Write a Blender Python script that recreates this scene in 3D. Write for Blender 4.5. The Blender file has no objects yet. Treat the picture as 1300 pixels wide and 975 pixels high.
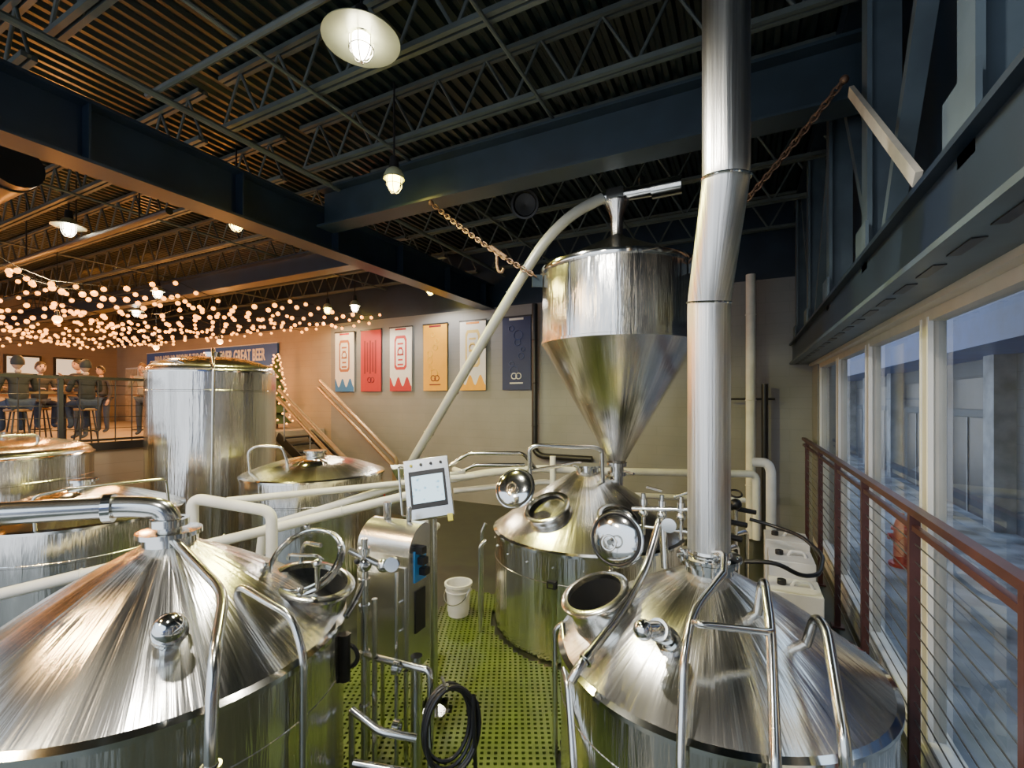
import bpy, math, random
from mathutils import Vector, Matrix, Quaternion
random.seed(7)
PI=math.pi
COL=bpy.context.scene.collection
# ------------------------------------------------------------------ materials
def newmat(name):
    m=bpy.data.materials.new(name); m.use_nodes=True
    nt=m.node_tree; b=nt.nodes['Principled BSDF']
    return m,nt,b
def mat(name,col,metal=0.0,rough=0.5,var=0.12,scale=6.0,emit=None,es=0.0,bump=0.0,coat=0.0):
    m,nt,b=newmat(name)
    b.inputs['Metallic'].default_value=metal
    b.inputs['Roughness'].default_value=rough
    if coat: b.inputs['Coat Weight'].default_value=coat
    tc=nt.nodes.new('ShaderNodeTexCoord'); n=nt.nodes.new('ShaderNodeTexNoise')
    n.inputs['Scale'].default_value=scale; n.inputs['Detail'].default_value=4
    nt.links.new(tc.outputs['Object'],n.inputs['Vector'])
    r=nt.nodes.new('ShaderNodeValToRGB')
    r.color_ramp.elements[0].position=0.3; r.color_ramp.elements[1].position=0.7
    r.color_ramp.elements[0].color=[c*(1-var) for c in col]+[1]
    r.color_ramp.elements[1].color=[min(1,c*(1+var)) for c in col]+[1]
    nt.links.new(n.outputs['Fac'],r.inputs['Fac']); nt.links.new(r.outputs['Color'],b.inputs['Base Color'])
    if bump:
        bp=nt.nodes.new('ShaderNodeBump'); bp.inputs['Strength'].default_value=bump; bp.inputs['Distance'].default_value=0.01
        nt.links.new(n.outputs['Fac'],bp.inputs['Height']); nt.links.new(bp.outputs['Normal'],b.inputs['Normal'])
    if emit:
        b.inputs['Emission Color'].default_value=list(emit)+[1]; b.inputs['Emission Strength'].default_value=es
    return m
def steel(name,base=0.62,rough=0.26,aniso=0.7,tint=(1,0.975,0.93),streak=26,bump=0.06):
    """brushed stainless, streaks follow the axis of the vessel"""
    m,nt,b=newmat(name); N=nt.nodes; L=nt.links
    b.inputs['Metallic'].default_value=1
    tc=N.new('ShaderNodeTexCoord'); s=N.new('ShaderNodeSeparateXYZ'); L.new(tc.outputs['Object'],s.inputs[0])
    at=N.new('ShaderNodeMath'); at.operation='ARCTAN2'; L.new(s.outputs['Y'],at.inputs[0]); L.new(s.outputs['X'],at.inputs[1])
    mu=N.new('ShaderNodeMath'); mu.operation='MULTIPLY'; mu.inputs[1].default_value=streak/6.28; L.new(at.outputs[0],mu.inputs[0])
    mz=N.new('ShaderNodeMath'); mz.operation='MULTIPLY'; mz.inputs[1].default_value=0.35; L.new(s.outputs['Z'],mz.inputs[0])
    c=N.new('ShaderNodeCombineXYZ'); L.new(mu.outputs[0],c.inputs['X']); L.new(mz.outputs[0],c.inputs['Z'])
    n=N.new('ShaderNodeTexNoise'); n.inputs['Scale'].default_value=1.0; n.inputs['Detail'].default_value=5; n.inputs['Roughness'].default_value=0.6
    L.new(c.outputs[0],n.inputs['Vector'])
    r=N.new('ShaderNodeValToRGB'); r.color_ramp.elements[0].position=0.3; r.color_ramp.elements[1].position=0.72
    r.color_ramp.elements[0].color=[base*0.74*t for t in tint]+[1]; r.color_ramp.elements[1].color=[min(1,base*1.18*t) for t in tint]+[1]
    L.new(n.outputs['Fac'],r.inputs['Fac']); L.new(r.outputs['Color'],b.inputs['Base Color'])
    mr=N.new('ShaderNodeMapRange'); mr.inputs['To Min'].default_value=rough*0.75; mr.inputs['To Max'].default_value=rough*1.3
    L.new(n.outputs['Fac'],mr.inputs['Value']); L.new(mr.outputs[0],b.inputs['Roughness'])
    if bump:
        bp=N.new('ShaderNodeBump'); bp.inputs['Strength'].default_value=bump; bp.inputs['Distance'].default_value=0.05
        L.new(n.outputs['Fac'],bp.inputs['Height']); L.new(bp.outputs['Normal'],b.inputs['Normal'])
    if aniso:
        b.inputs['Anisotropic'].default_value=aniso
        t=N.new('ShaderNodeTangent'); t.direction_type='RADIAL'; t.axis='Z'; L.new(t.outputs[0],b.inputs['Tangent'])
    return m
M_tank=steel('brushed_steel_vessel',0.80,0.16,0.4,bump=.55)
M_tank2=steel('brushed_steel_vessel_cone',0.82,0.19,0.72,bump=.28)
M_stack=steel('steel_duct',0.84,0.30,0.3,streak=60,bump=.2)
M_pol=mat('polished_steel',(0.80,0.80,0.77),1,0.10,0.04,3)
M_pipe=mat('steel_pipe',(0.70,0.70,0.67),1,0.18,0.08,12)
M_box=mat('steel_sheet',(0.74,0.74,0.72),1,0.26,0.1,4)
M_white=mat('white_insulation',(0.74,0.75,0.72),0,0.5,0.08,5)
M_plastic=mat('white_plastic',(0.70,0.70,0.68),0,0.4,0.05,5)
M_beam=mat('navy_steel_paint',(0.013,0.024,0.044),0.0,0.40,0.25,2)
M_beamL=mat('blue_grey_steel_paint',(0.020,0.034,0.050),0.0,0.42,0.2,3)
M_truss=mat('truss_blue_grey_paint',(0.070,0.098,0.125),0.0,0.42,0.2,3)
M_joist=mat('grey_joist_paint',(0.078,0.095,0.095),0,0.5,0.2,3)
M_deck=mat('corrugated_deck_paint',(0.009,0.018,0.018),0.0,0.34,0.3,1.2)
M_black=mat('black_paint',(0.012,0.012,0.014),0,0.4,0.2,4)
M_dark=mat('dark_interior',(0.006,0.006,0.006),0,0.9,0.1,4)
M_rust=mat('rusty_chain',(0.17,0.10,0.065),0.5,0.6,0.4,30)
M_rail=mat('oxide_red_paint',(0.060,0.021,0.020),0.0,0.38,0.2,6)
M_cable=mat('rail_cable',(0.35,0.35,0.35),1,0.35,0.05,6)
M_frame=mat('window_frame_aluminium',(0.50,0.47,0.41),0.1,0.4,0.06,4)
M_wood=mat('tan_timber',(0.50,0.40,0.27),0,0.55,0.2,9)
M_pale=mat('pale_primer_steel',(0.42,0.40,0.35),0,0.5,0.1,9)
M_tube=mat('bronze_handrail',(0.36,0.27,0.17),0.6,0.35,0.15,9)
M_wtrim=mat('white_trim_paint',(0.70,0.70,0.69),0,0.45,0.05,4)
M_grn=mat('green_floor_grating',(0.066,0.100,0.010),0,0.38,0.25,5)
M_floor=mat('wet_dark_concrete',(0.022,0.028,0.014),0,0.35,0.3,3,bump=0.2)
M_blue=mat('blue_label',(0.03,0.22,0.55),0,0.4,0.05,4)
M_yel=mat('yellow_rubber',(0.65,0.60,0.06),0,0.5,0.1,4)
M_red=mat('red_plastic',(0.42,0.03,0.025),0,0.4,0.1,4)
def wallmat(name,col,mort,sx=0.8,sy=0.2,axis='X'):
    m,nt,b=newmat(name); N=nt.nodes; L=nt.links
    tc=N.new('ShaderNodeTexCoord'); s=N.new('ShaderNodeSeparateXYZ'); L.new(tc.outputs['Object'],s.inputs[0])
    c=N.new('ShaderNodeCombineXYZ'); L.new(s.outputs[axis],c.inputs['X']); L.new(s.outputs['Z'],c.inputs['Y'])
    br=N.new('ShaderNodeTexBrick'); br.inputs['Scale'].default_value=1; br.inputs['Brick Width'].default_value=sx; br.inputs['Row Height'].default_value=sy
    br.inputs['Mortar Size'].default_value=0.006; br.inputs['Color1'].default_value=[*col,1]; br.inputs['Color2'].default_value=[c_*0.97 for c_ in col]+[1]; br.inputs['Mortar'].default_value=[*mort,1]
    L.new(c.outputs[0],br.inputs['Vector'])
    n=N.new('ShaderNodeTexNoise'); n.inputs['Scale'].default_value=1.3; n.inputs['Detail'].default_value=5; L.new(tc.outputs['Object'],n.inputs['Vector'])
    mr=N.new('ShaderNodeMapRange'); mr.inputs['To Min'].default_value=0.8; mr.inputs['To Max'].default_value=1.15; L.new(n.outputs['Fac'],mr.inputs['Value'])
    mx=N.new('ShaderNodeMix'); mx.data_type='RGBA'; mx.blend_type='MULTIPLY'; mx.inputs[0].default_value=1
    L.new(br.outputs['Color'],mx.inputs[6]); L.new(mr.outputs[0],mx.inputs[7]); L.new(mx.outputs[2],b.inputs['Base Color'])
    bp=N.new('ShaderNodeBump'); bp.inputs['Strength'].default_value=0.2; bp.inputs['Distance'].default_value=0.01; bp.invert=True
    L.new(br.outputs['Fac'],bp.inputs['Height']); L.new(bp.outputs['Normal'],b.inputs['Normal'])
    b.inputs['Roughness'].default_value=0.6
    return m
M_wall=wallmat('painted_block_wall',(0.235,0.24,0.248),(0.212,0.217,0.225))
M_wallw=wallmat('warm_block_wall',(0.34,0.28,0.21),(0.29,0.24,0.18))
M_ext=wallmat('exterior_block',(0.10,0.12,0.155),(0.06,0.07,0.095),0.9,0.35,'Y')
M_extcol=mat('exterior_concrete',(0.25,0.27,0.31),0,0.6,0.35,3)
M_snow=mat('snowy_pavement',(0.19,0.21,0.25),0,0.5,0.8,1.6,bump=0.5)
def glassmat():
    m=bpy.data.materials.new('window_glass'); m.use_nodes=True; nt=m.node_tree; N=nt.nodes; L=nt.links
    N.remove(N['Principled BSDF']); o=N['Material Output']
    t=N.new('ShaderNodeBsdfTransparent'); t.inputs[0].default_value=(0.93,0.97,1,1)
    g=N.new('ShaderNodeBsdfGlossy'); g.inputs['Roughness'].default_value=0.03
    lw=N.new('ShaderNodeLayerWeight'); lw.inputs['Blend'].default_value=.5
    pw=N.new('ShaderNodeMath'); pw.operation='POWER'; pw.inputs[1].default_value=3.5; L.new(lw.outputs['Facing'],pw.inputs[0])
    mr=N.new('ShaderNodeMapRange'); mr.inputs['To Min'].default_value=.09; mr.inputs['To Max'].default_value=.75; L.new(pw.outputs[0],mr.inputs['Value'])
    mx=N.new('ShaderNodeMixShader'); L.new(mr.outputs[0],mx.inputs[0]); L.new(t.outputs[0],mx.inputs[1]); L.new(g.outputs[0],mx.inputs[2]); L.new(mx.outputs[0],o.inputs[0])
    return m
M_glass=glassmat()
def emis(name,col,s): return mat(name,col,0,0.5,0.02,3,emit=col,es=s)
# ------------------------------------------------------------------ mesh builder
def fillet(path,rad,n=6):
    P=[Vector(p) for p in path]
    if rad<=0 or len(P)<3: return P
    out=[P[0]]
    for i in range(1,len(P)-1):
        a,b,c=P[i-1],P[i],P[i+1]; d1=(a-b); d2=(c-b); l=min(rad,d1.length*0.49,d2.length*0.49)
        p1=b+d1.normalized()*l; p2=b+d2.normalized()*l
        for k in range(n+1):
            t=k/n; out.append(p1*(1-t)**2+b*2*t*(1-t)+p2*t*t)
    out.append(P[-1]); return out
class MB:
    def __init__(s,name,mats,origin=(0,0,0)):
        s.name=name; s.mats=mats; s.o=Vector(origin); s.v=[]; s.f=[]; s.m=[]
    def add(s,vs,fs,mi=0):
        b=len(s.v); s.v+= [tuple(Vector(v)-s.o) for v in vs]; s.f+=[tuple(b+i for i in f) for f in fs]; s.m+=[mi]*len(fs)
    def box(s,c,d,mi=0,rot=None):
        c=Vector(c); R=rot if rot is not None else Matrix.Identity(3)
        vs=[c+R@Vector((x*d[0]/2,y*d[1]/2,z*d[2]/2)) for x in(-1,1) for y in(-1,1) for z in(-1,1)]
        s.add(vs,[(0,1,3,2),(4,6,7,5),(0,4,5,1),(2,3,7,6),(0,2,6,4),(1,5,7,3)],mi)
    def bar(s,p0,p1,w,h,mi=0,up=(0,0,1)):
        p0=Vector(p0);p1=Vector(p1);y=(p1-p0); L=y.length; y.normalize(); u=Vector(up)
        x=y.cross(u)
        if x.length<1e-3: x=y.cross(Vector((1,0,0)))
        x.normalize(); z=x.cross(y)
        R=Matrix((x,y,z)).transposed(); s.box((p0+p1)/2,(w,L,h),mi,R)
    def lathe(s,prof,c,axis=(0,0,1),seg=48,mi=0,sx=1,sy=1,ref=None):
        c=Vector(c); q=Vector(axis).normalized().to_track_quat('Z','Y'); n=len(prof); vs=[]
        for k in range(seg):
            a=2*PI*k/seg
            for r,z in prof: vs.append(c+q@Vector((r*sx*math.cos(a),r*sy*math.sin(a),z)))
        fs=[]
        for k in range(seg):
            k2=(k+1)%seg
            for i in range(n-1):
                fs.append((k*n+i,k2*n+i,k2*n+i+1,k*n+i+1))
        s.add(vs,fs,mi)
    def tube(s,path,r,mi=0,seg=12,fil=0.0,cap=True,n=6):
        P=fillet(path,fil,n); m=len(P); T=[]
        for i in range(m):
            a=P[max(0,i-1)]; b=P[min(m-1,i+1)]; T.append((b-a).normalized())
        t=T[0]; u=t.cross(Vector((0,0,1)))
        if u.length<1e-3: u=t.cross(Vector((1,0,0)))
        u.normalize(); vs=[]
        R=r if isinstance(r,(list,tuple)) else [r]*m
        for i in range(m):
            if i: 
                q=T[i-1].rotation_difference(T[i]); u=(q@u).normalized()
            w=T[i].cross(u)
            for k in range(seg):
                a=2*PI*k/seg; vs.append(P[i]+(u*math.cos(a)+w*math.sin(a))*R[i])
        fs=[]
        for i in range(m-1):
            for k in range(seg):
                k2=(k+1)%seg; fs.append((i*seg+k,i*seg+k2,(i+1)*seg+k2,(i+1)*seg+k))
        if cap: fs.append(tuple(range(seg-1,-1,-1))); fs.append(tuple((m-1)*seg+k for k in range(seg)))
        s.add(vs,fs,mi)
    def torus(s,c,R,r,axis=(0,0,1),mi=0,seg=40,s2=8):
        prof=[(R+r*math.cos(2*PI*k/s2),r*math.sin(2*PI*k/s2)) for k in range(s2+1)]
        s.lathe(prof,c,axis,seg,mi)
    def sphere(s,c,r,mi=0,seg=16,rings=8,sc=(1,1,1)):
        prof=[(max(1e-4,r*math.sin(PI*i/rings)),-r*math.cos(PI*i/rings)*sc[2]) for i in range(rings+1)]
        s.lathe(prof,c,(0,0,1),seg,mi,sc[0],sc[1])
    def flange(s,c,axis,r,mi=0):
        s.lathe([(r,-.02),(r*1.35,-.02),(r*1.35,.02),(r,.02)],c,axis,24,mi)
    def build(s,angle=35,bevel=0,smooth=True,parent=None):
        me=bpy.data.meshes.new(s.name); me.from_pydata(s.v,[],s.f)
        for m in s.mats: me.materials.append(m)
        me.polygons.foreach_set('material_index',s.m)
        if smooth:
            me.polygons.foreach_set('use_smooth',[True]*len(s.f)); me.set_sharp_from_angle(angle=math.radians(angle))
        me.update(); o=bpy.data.objects.new(s.name,me); o.location=s.o; COL.objects.link(o)
        if bevel:
            b=o.modifiers.new('bevel','BEVEL'); b.width=bevel; b.segments=2; b.limit_method='ANGLE'
        if parent: o.parent=parent
        return o
def rotz(a): return Matrix.Rotation(a,3,'Z')
# ------------------------------------------------------------------ room shell
YB=10.0; ZD=6.4; XW=1.15
def boxobj(name,c,d,m,rot=None,bevel=0):
    b=MB(name,[m],c); b.box(c,d,0,rot); return b.build(smooth=False,bevel=bevel)
boxobj('floor',(-11.4,3.4,-0.1),(25.6,13.6,0.2),M_floor)
boxobj('wall_back',(-4.85,YB+.1,2.45),(12.7,.2,4.9),M_wall)
boxobj('wall_back_taproom',(-17.65,YB+.1,2.45),(12.9,.2,4.9),M_wallw)
boxobj('wall_back_upper',(-11.4,YB+.12,5.7),(25.6,.24,1.6),M_beam)
boxobj('wall_left',(-24.13,3.4,3.2),(.2,13.6,6.6),M_wallw)
boxobj('wall_right_upper',(XW+.16,3.3,4.85),(.2,13.4,3.2),M_beam)
boxobj('wall_right_sill',(XW+.06,3.3,0.05),(.2,13.4,.28),M_wtrim)
b=MB('ceiling',[M_deck]); x=-24.2; pr=[]; p=.16
while x<1.3:
    pr+=[(x,0),(x+.05,0),(x+.08,.045),(x+.13,.045)]; x+=p
vs=[];fs=[]
for i,(xx,zz) in enumerate(pr): vs+=[(xx,-3.4,ZD+zz),(xx,10.2,ZD+zz)]
for i in range(len(pr)-1): fs.append((2*i,2*i+1,2*i+3,2*i+2))
b.add(vs,fs); b.build(smooth=False)
def ibeam(name,p0,p1,w,h,m,t=.03):
    b=MB(name,[m]); p0=Vector(p0);p1=Vector(p1); z=Vector((0,0,1))
    b.bar(p0+z*(h/2-t/2),p1+z*(h/2-t/2),w,t); b.bar(p0-z*(h/2-t/2),p1-z*(h/2-t/2),w,t); b.bar(p0,p1,t*.8,h-2*t)
    return b
b=ibeam('ceiling_girder',(-5.7,-3,5.15),(-5.7,9.99,5.15),.34,.6,M_beam)
for k in range(9): b.box((-5.7,-2.4+k*1.5,5.15),(.3,.02,.54))
b.build(smooth=False)
b=ibeam('ceiling_girder',(-5.5,4.8,5.37),(1.1,4.8,5.37),.3,.55,M_beamL); b.build(smooth=False)
b=ibeam('ceiling_girder',(-23.9,6.6,5.40),(-5.9,6.6,5.40),.3,.44,M_beam); b.build(smooth=False)
def joist(y,x0,x1,zt,zb):
    b=MB('bar_joist',[M_joist])
    def P(a,z,off=0): return (a,y+off,z)
    for z in (zt,zb):
        b.bar(P(x0,z,-.035),P(x1,z,-.035),.045,.05); b.bar(P(x0,z,.035),P(x1,z,.035),.045,.05)
    n=max(2,int((x1-x0)/.62)); st=(x1-x0)/n
    for i in range(n):
        a=x0+i*st; b.tube([P(a,zb),P(a+st/2,zt)],.018,seg=6); b.tube([P(a+st/2,zt),P(a+st,zb)],.018,seg=6)
    b.build(angle=60)
for y in (-2.2,-.87,.46,1.79,3.32,4.42,5.78,7.11,8.44,9.77):
    joist(y,-5.5,1.05,ZD-.04,ZD-.62)
    joist(y,-24,-5.9,ZD-.04,ZD-.62)
b=MB('ceiling_conduit',[M_joist])
for x,z in ((-1.9,5.72),(-3.9,5.72),(-9,5.7),(-13,5.7)):
    b.tube([(x,-3,z),(x,9.95,z)],.02,seg=8)
b.tube([(-5.2,-3,5.62),(-5.2,9.9,5.62)],.035,seg=8)
b.tube([(-5.4,2.5,5.68),(1,2.5,5.68)],.03,seg=8)
b.build()
b=MB('sprinkler_pipe',[M_black]); b.tube([(-23.5,3.6,5.25),(-7.2,3.6,5.25)],.05,seg=10)
for k in range(8): b.tube([(-22+k*2,3.6,5.25),(-22+k*2,3.6,6.3)],.012,seg=6)
b.build()
b=MB('round_duct',[M_black])
b.tube([(-20,2.2,5.35),(-7.6,2.2,5.35)],.25,seg=24)
for k in range(9): b.torus((-19+k*1.4,2.2,5.35),.255,.015,(1,0,0),seg=20,s2=6)
for k in range(5): b.tube([(-18+k*2.5,2.2,5.6),(-18+k*2.5,2.2,6.4)],.012,seg=6)
b.build()
b=MB('hanging_loudspeaker',[M_black,M_joist],(-2.85,6.1,5.45)); b.lathe([(.001,-.2),(.12,-.2),(.18,-.05),(.2,.15),(.17,.15),(.15,.1),(.001,.08)],(-2.85,6.1,5.45),(.3,-1,-.35),28,0)
b.tube([(-2.85,6.15,5.6),(-2.85,6.15,6.4)],.012,1,6); b.build()
# right-hand truss
b=MB('wall_truss',[M_truss,M_beam,M_pale,M_black])
b.box((.90,3.2,3.27),(.34,13.4,.03),0); b.box((.90,3.2,3.62),(.34,13.4,.03),1); b.box((.80,3.2,3.44),(.03,13.4,.33),1)
for k in range(30): b.box((.84,-2+k*.42,3.252),(.05,.26,.006),3)
b.box((.90,3.2,6.1),(.2,13.4,.2),1)
ys=[-.7,.9,2.45,4.19,5.87,7.66,9.3]
for i,y in enumerate(ys):
    b.box((.80,y,4.8),(.03,.17,2.5),0); b.box((.9,y,4.8),(.2,.02,2.5),0)
    if i<len(ys)-1:
        y2=ys[i+1]
        b.bar((.9,y+.1,3.64),(.9,y2-.1,6.0),.1,.08,0) if i%2 else b.bar((.9,y2-.1,3.64),(.9,y+.1,6.0),.1,.08,0)
b.bar((.72,4.29,4.95),(.74,2.85,3.66),.03,.07,2)
for y in ys: b.box((.77,y,3.75),(.02,.32,.24),0)
b.build(smooth=False)
# windows
wy=[-2.6,-.95,.75,2.5,4.17,5.85,7.55,9.25]
for i in range(len(wy)-1):
    y0,y1=wy[i],wy[i+1]; b=MB('window_%d'%(i+1),[M_frame,M_glass,M_wtrim],(XW,(y0+y1)/2,1.7))
    z0,z1=.19,3.22
    b.box((XW+.02,y0+.03,(z0+z1)/2),(.10,.06,z1-z0),0); b.box((XW+.02,y1-.03,(z0+z1)/2),(.10,.06,z1-z0),0)
    b.box((XW+.02,(y0+y1)/2,z0+.04),(.10,y1-y0-.12,.08),2); b.box((XW+.02,(y0+y1)/2,z1-.04),(.10,y1-y0-.12,.08),0)
    b.box((XW-.02,y0+.07,(z0+z1)/2),(.03,.03,z1-z0-.1),2); b.box((XW-.02,y1-.07,(z0+z1)/2),(.03,.03,z1-z0-.1),2)
    gx=XW+.03; b.add([(gx,y0+.05,z0+.07),(gx,y1-.05,z0+.07),(gx,y1-.05,z1-.07),(gx,y0+.05,z1-.07)],[(0,3,2,1)],1)
    b.build(smooth=False)
boxobj('trim_window_head',(XW-.02,3.3,3.24),(.18,13.2,.05),M_frame)
boxobj('wall_right_end',(XW+.05,9.7,1.7),(.2,.75,3.1),M_wall)
# cable railing
b=MB('cable_railing',[M_rail,M_cable]); X=.95
b.box((X,3.2,1.905),(.06,13.2,.045)); b.box((X,3.2,1.80),(.035,13.2,.035))
for y in (-2.9,-1.57,-.25,1.07,2.40,3.73,5.06,6.4,7.75,9.3):
    b.box((X,y,.93),(.055,.045,1.94)); b.box((X,y,.01),(.12,.12,.02))
for k in range(14):
    z=1.70-k*.11; b.tube([(X,-3.2,z),(X,9.6,z)],.0045,1,seg=5)
b.build(smooth=False)
# exterior: covered patio and the neighbouring facade
boxobj('ground_exterior',(13.8,8,-.05),(25,60,.1),M_snow)
M_blued=mat('blue_fascia',(0.012,0.05,0.20),0,0.4,0.25,3)
M_ddoor=mat('dark_door',(0.03,0.035,0.05),0,0.3,0.3,2)
b=MB('neighbour_building',[M_ext,M_blued,M_ddoor,M_extcol],(5,10,0))
b.box((5.0,12,2.4),(.6,50,4.8),0); b.box((4.2,12,3.95),(1.3,50,.9),1); b.box((3.5,12,4.35),(.12,50,1.7),1)
for k in range(14): b.box((4.55,-9+k*3.6,1.75),(.35,.45,3.5),3)
for k in range(14):
    b.box((4.68,-7.2+k*3.6,1.1),(.06,1.8,2.2),2); b.box((4.66,-7.2+k*3.6,1.1),(.06,.05,2.2),3); b.box((4.68,-7.2+k*3.6,2.75),(.05,2.4,.7),2)
b.build(smooth=False)
b=MB('fire_hydrant',[M_red],(2.2,9.2,0)); b.lathe([(.001,.0),(.17,0),(.17,.05),(.11,.06),(.11,.55),(.14,.56),(.14,.6),(.11,.62),(.08,.72),(.03,.78),(.03,.83),(.001,.83)],(2.2,9.2,0),seg=20)
b.tube([(2.02,9.2,.45),(2.38,9.2,.45)],.05,seg=10); b.tube([(2.2,9.03,.42),(2.2,9.2,.42)],.065,seg=10); b.build()
# ------------------------------------------------------------------ tanks
def tank(name,c,r,zs,za,rn=.12,zb=0.0,seam=None,dome=False):
    x,y=c; b=MB(name,[M_tank,M_tank2,M_pipe,M_dark,M_pol,M_glass,M_black],(x,y,0))
    b.lathe([(.001,zb),(r-.03,zb),(r-.03,zb+.06),(r,zb+.07),(r,zs-.30)],(x,y,0),seg=96,mi=0)
    b.lathe([(r,zs-.30),(r+.004,zs-.295),(r+.004,zs-.275),(r,zs-.27),(r,zs)],(x,y,0),seg=96,mi=0)
    pr=[(r,zs),(r+.018,zs),(r+.018,zs+.025),(r-.015,zs+.04)]
    b.lathe(pr,(x,y,0),seg=96,mi=4)
    if dome:
        pr=[(r-.015,zs+.04)]
        for k in range(1,15):
            a=k/14*PI/2; pr.append(((r-.015)*math.cos(a)+rn*math.sin(a)**8,zs+.04+(za-zs-.04)*math.sin(a)))
    else:
        pr=[(r-.015,zs+.04)]
        for k in range(1,12):
            t=k/11; rr=(r-.015)*(1-t)+rn*t; pr.append((rr,zs+.04+(za-zs-.04)*t+.03*math.sin(PI*t)))
    b.lathe(pr,(x,y,0),seg=96,mi=1)
    b.lathe([(rn,za-.02),(rn,za+.05),(rn+.03,za+.05),(rn+.03,za+.075),(rn*.3,za+.08),(.001,za+.08)],(x,y,0),seg=40,mi=4)
    return b
def manway(b,c,ax,r,h=.14,open_=True,glass=None):
    ax=Vector(ax).normalized()
    b.lathe([(r,-.14),(r,h),(r+.03,h),(r+.035,h+.02),(r+.02,h+.03),(r-.015,h+.03),(r-.02,h)],c,ax,40,2)
    b.lathe([(r-.02,h),(r-.022,-.10),(.001,-.12)],c,ax,40,3)  # near-black lining stands in for the shade inside the hatch
def lid(b,c,ax,r):
    b.lathe([(.001,.035),(r*.35,.033),(r*.7,.025),(r*.88,.008),(r*.90,.0),(r*.94,-.004),(r,-.004),(r+.014,-.012),(r,-.03),(r*.9,-.025),(r*.65,.0),(r*.3,.015),(.001,.018)],c,ax,48,4)
    b.torus(Vector(c)+Vector(ax).normalized()*.002,r*.95,.010,ax,6,48,8)
def glasslid(b,c,ax,r):
    ax=Vector(ax).normalized(); b.torus(c,r,.016,ax,2,40,8); b.torus(Vector(c)+ax*.03,r*.93,.008,ax,4,40,8)
    b.lathe([(r,.012),(.001,.03)],c,ax,40,5)
    q=ax.to_track_quat('Z','Y')
    for a in (0.3,1.87,3.44,5.0):
        p=Vector(c)+q@Vector((r*math.cos(a),r*math.sin(a),0)); b.tube([p-ax*.02,p+ax*.05],.012,2,8); b.sphere(p+ax*.055,.018,4,10,6)
    b.tube([Vector(c)+q@Vector((-r*.5,0,.02)),Vector(c)+q@Vector((-r*.4,0,.07)),Vector(c)+q@Vector((r*.4,0,.07)),Vector(c)+q@Vector((r*.5,0,.02))],.01,2,8,fil=.03)
# right front kettle
KX,KY=-.212,3.29
b=tank('brew_kettle',(KX,KY),.967,.95,1.48,.15)
manway(b,(-.85,3.0,1.20),(-.28,-.30,1),.20,.12)
lid(b,(-.83,3.30,1.60),(-.15,-1,.22),.19)
b.tube([(-.86,3.22,1.33),(-.86,3.33,1.42),(-.84,3.36,1.6)],.014,2,fil=.04); b.tube([(-.95,3.36,1.6),(-.72,3.36,1.6)],.012,2)
b.tube([(-.84,3.27,1.60),(-.85,3.20,1.60)],.02,2)
b.torus((-.85,3.19,1.60),.05,.008,(-.15,-1,.22),2,20,6)
b.tube([(-.37,2.75,1.22),(-.42,2.58,1.36),(-.47,2.53,1.37)],.045,2,fil=.05); b.flange((-.42,2.60,1.345),(-.3,-1,.6),.045,4); b.sphere((-.485,2.52,1.37),.055,4)
b.flange((-.385,2.70,1.255),(-.3,-1,.9),.05,4)
b.tube([(-.11,2.97,1.585),(-.11,3.1,1.66),(-.2,3.2,1.62)],.02,2,fil=.04)
b.tube([(-.11,2.97,1.585),(-.245,2.62,1.48),(-.27,2.42,1.335),(-.262,2.21,.90),(-.262,2.21,.02)],.022,2,fil=.12)
b.tube([(.06,3.05,1.30),(.095,3.0,1.60),(.12,2.72,1.43),(.12,2.27,.98),(.12,2.25,.02)],.026,2,fil=.1)
b.tube([(-.235,2.55,1.45),(-.2,2.50,1.47),(.10,2.68,1.42),(.12,2.70,1.42)],.018,2,fil=.04)
b.tube([(.30,3.05,1.2),(.342,2.975,1.43),(.376,2.85,1.42),(.386,2.42,1.12),(.40,2.40,.02)],.026,2,fil=.08)
for (x,y,z) in ((-.262,2.21,.7),(.12,2.25,.7),(.40,2.40,.7)): b.flange((x,y,z),(0,0,1),.026,4)
b.tube([(-.50,3.38,1.42),(-.53,3.43,1.80),(-.57,3.32,1.60),(-.60,3.2,1.45),(-.69,2.87,1.27),(-.83,2.47,1.10),(-.86,2.44,1.04)],.028,2,fil=.12)
b.flange((-.80,2.53,1.13),(-.3,-.9,-.4),.03,4)
for dx in (-.13,0,.13):
    b.tube([(-.53+dx,3.43,1.62),(-.53+dx,3.43,1.92)],.016,2)
    b.sphere((-.53+dx,3.43,1.78),.034,4); b.flange((-.53+dx,3.43,1.86),(0,0,1),.02,4)
b.tube([(-.74,3.43,1.80),(-.30,3.43,1.84)],.018,2); b.tube([(-.70,3.43,1.68),(-.34,3.43,1.68)],.014,2)
b.tube([(-.44,3.40,1.92),(-.34,3.36,1.97)],.01,2); b.tube([(-.53,3.42,1.95),(-.63,3.38,1.98)],.01,2)
b.lathe([(.001,.0),(.05,0),(.05,.03),(.001,.03)],(-.47,3.37,1.73),(0,-1,0),20,4)
b.tube([(-1.02,2.75,.90),(-.97,2.68,.86),(-.86,2.48,.52),(-.84,2.44,.02)],.024,2,fil=.08)
b.tube([(-1.16,3.12,1.0),(-1.22,3.1,.95),(-1.22,3.1,.02)],.02,2,fil=.05)
b.tube([(-1.0,2.75,.90),(-1.14,3.05,1.02)],.02,2)
b.build()
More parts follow.
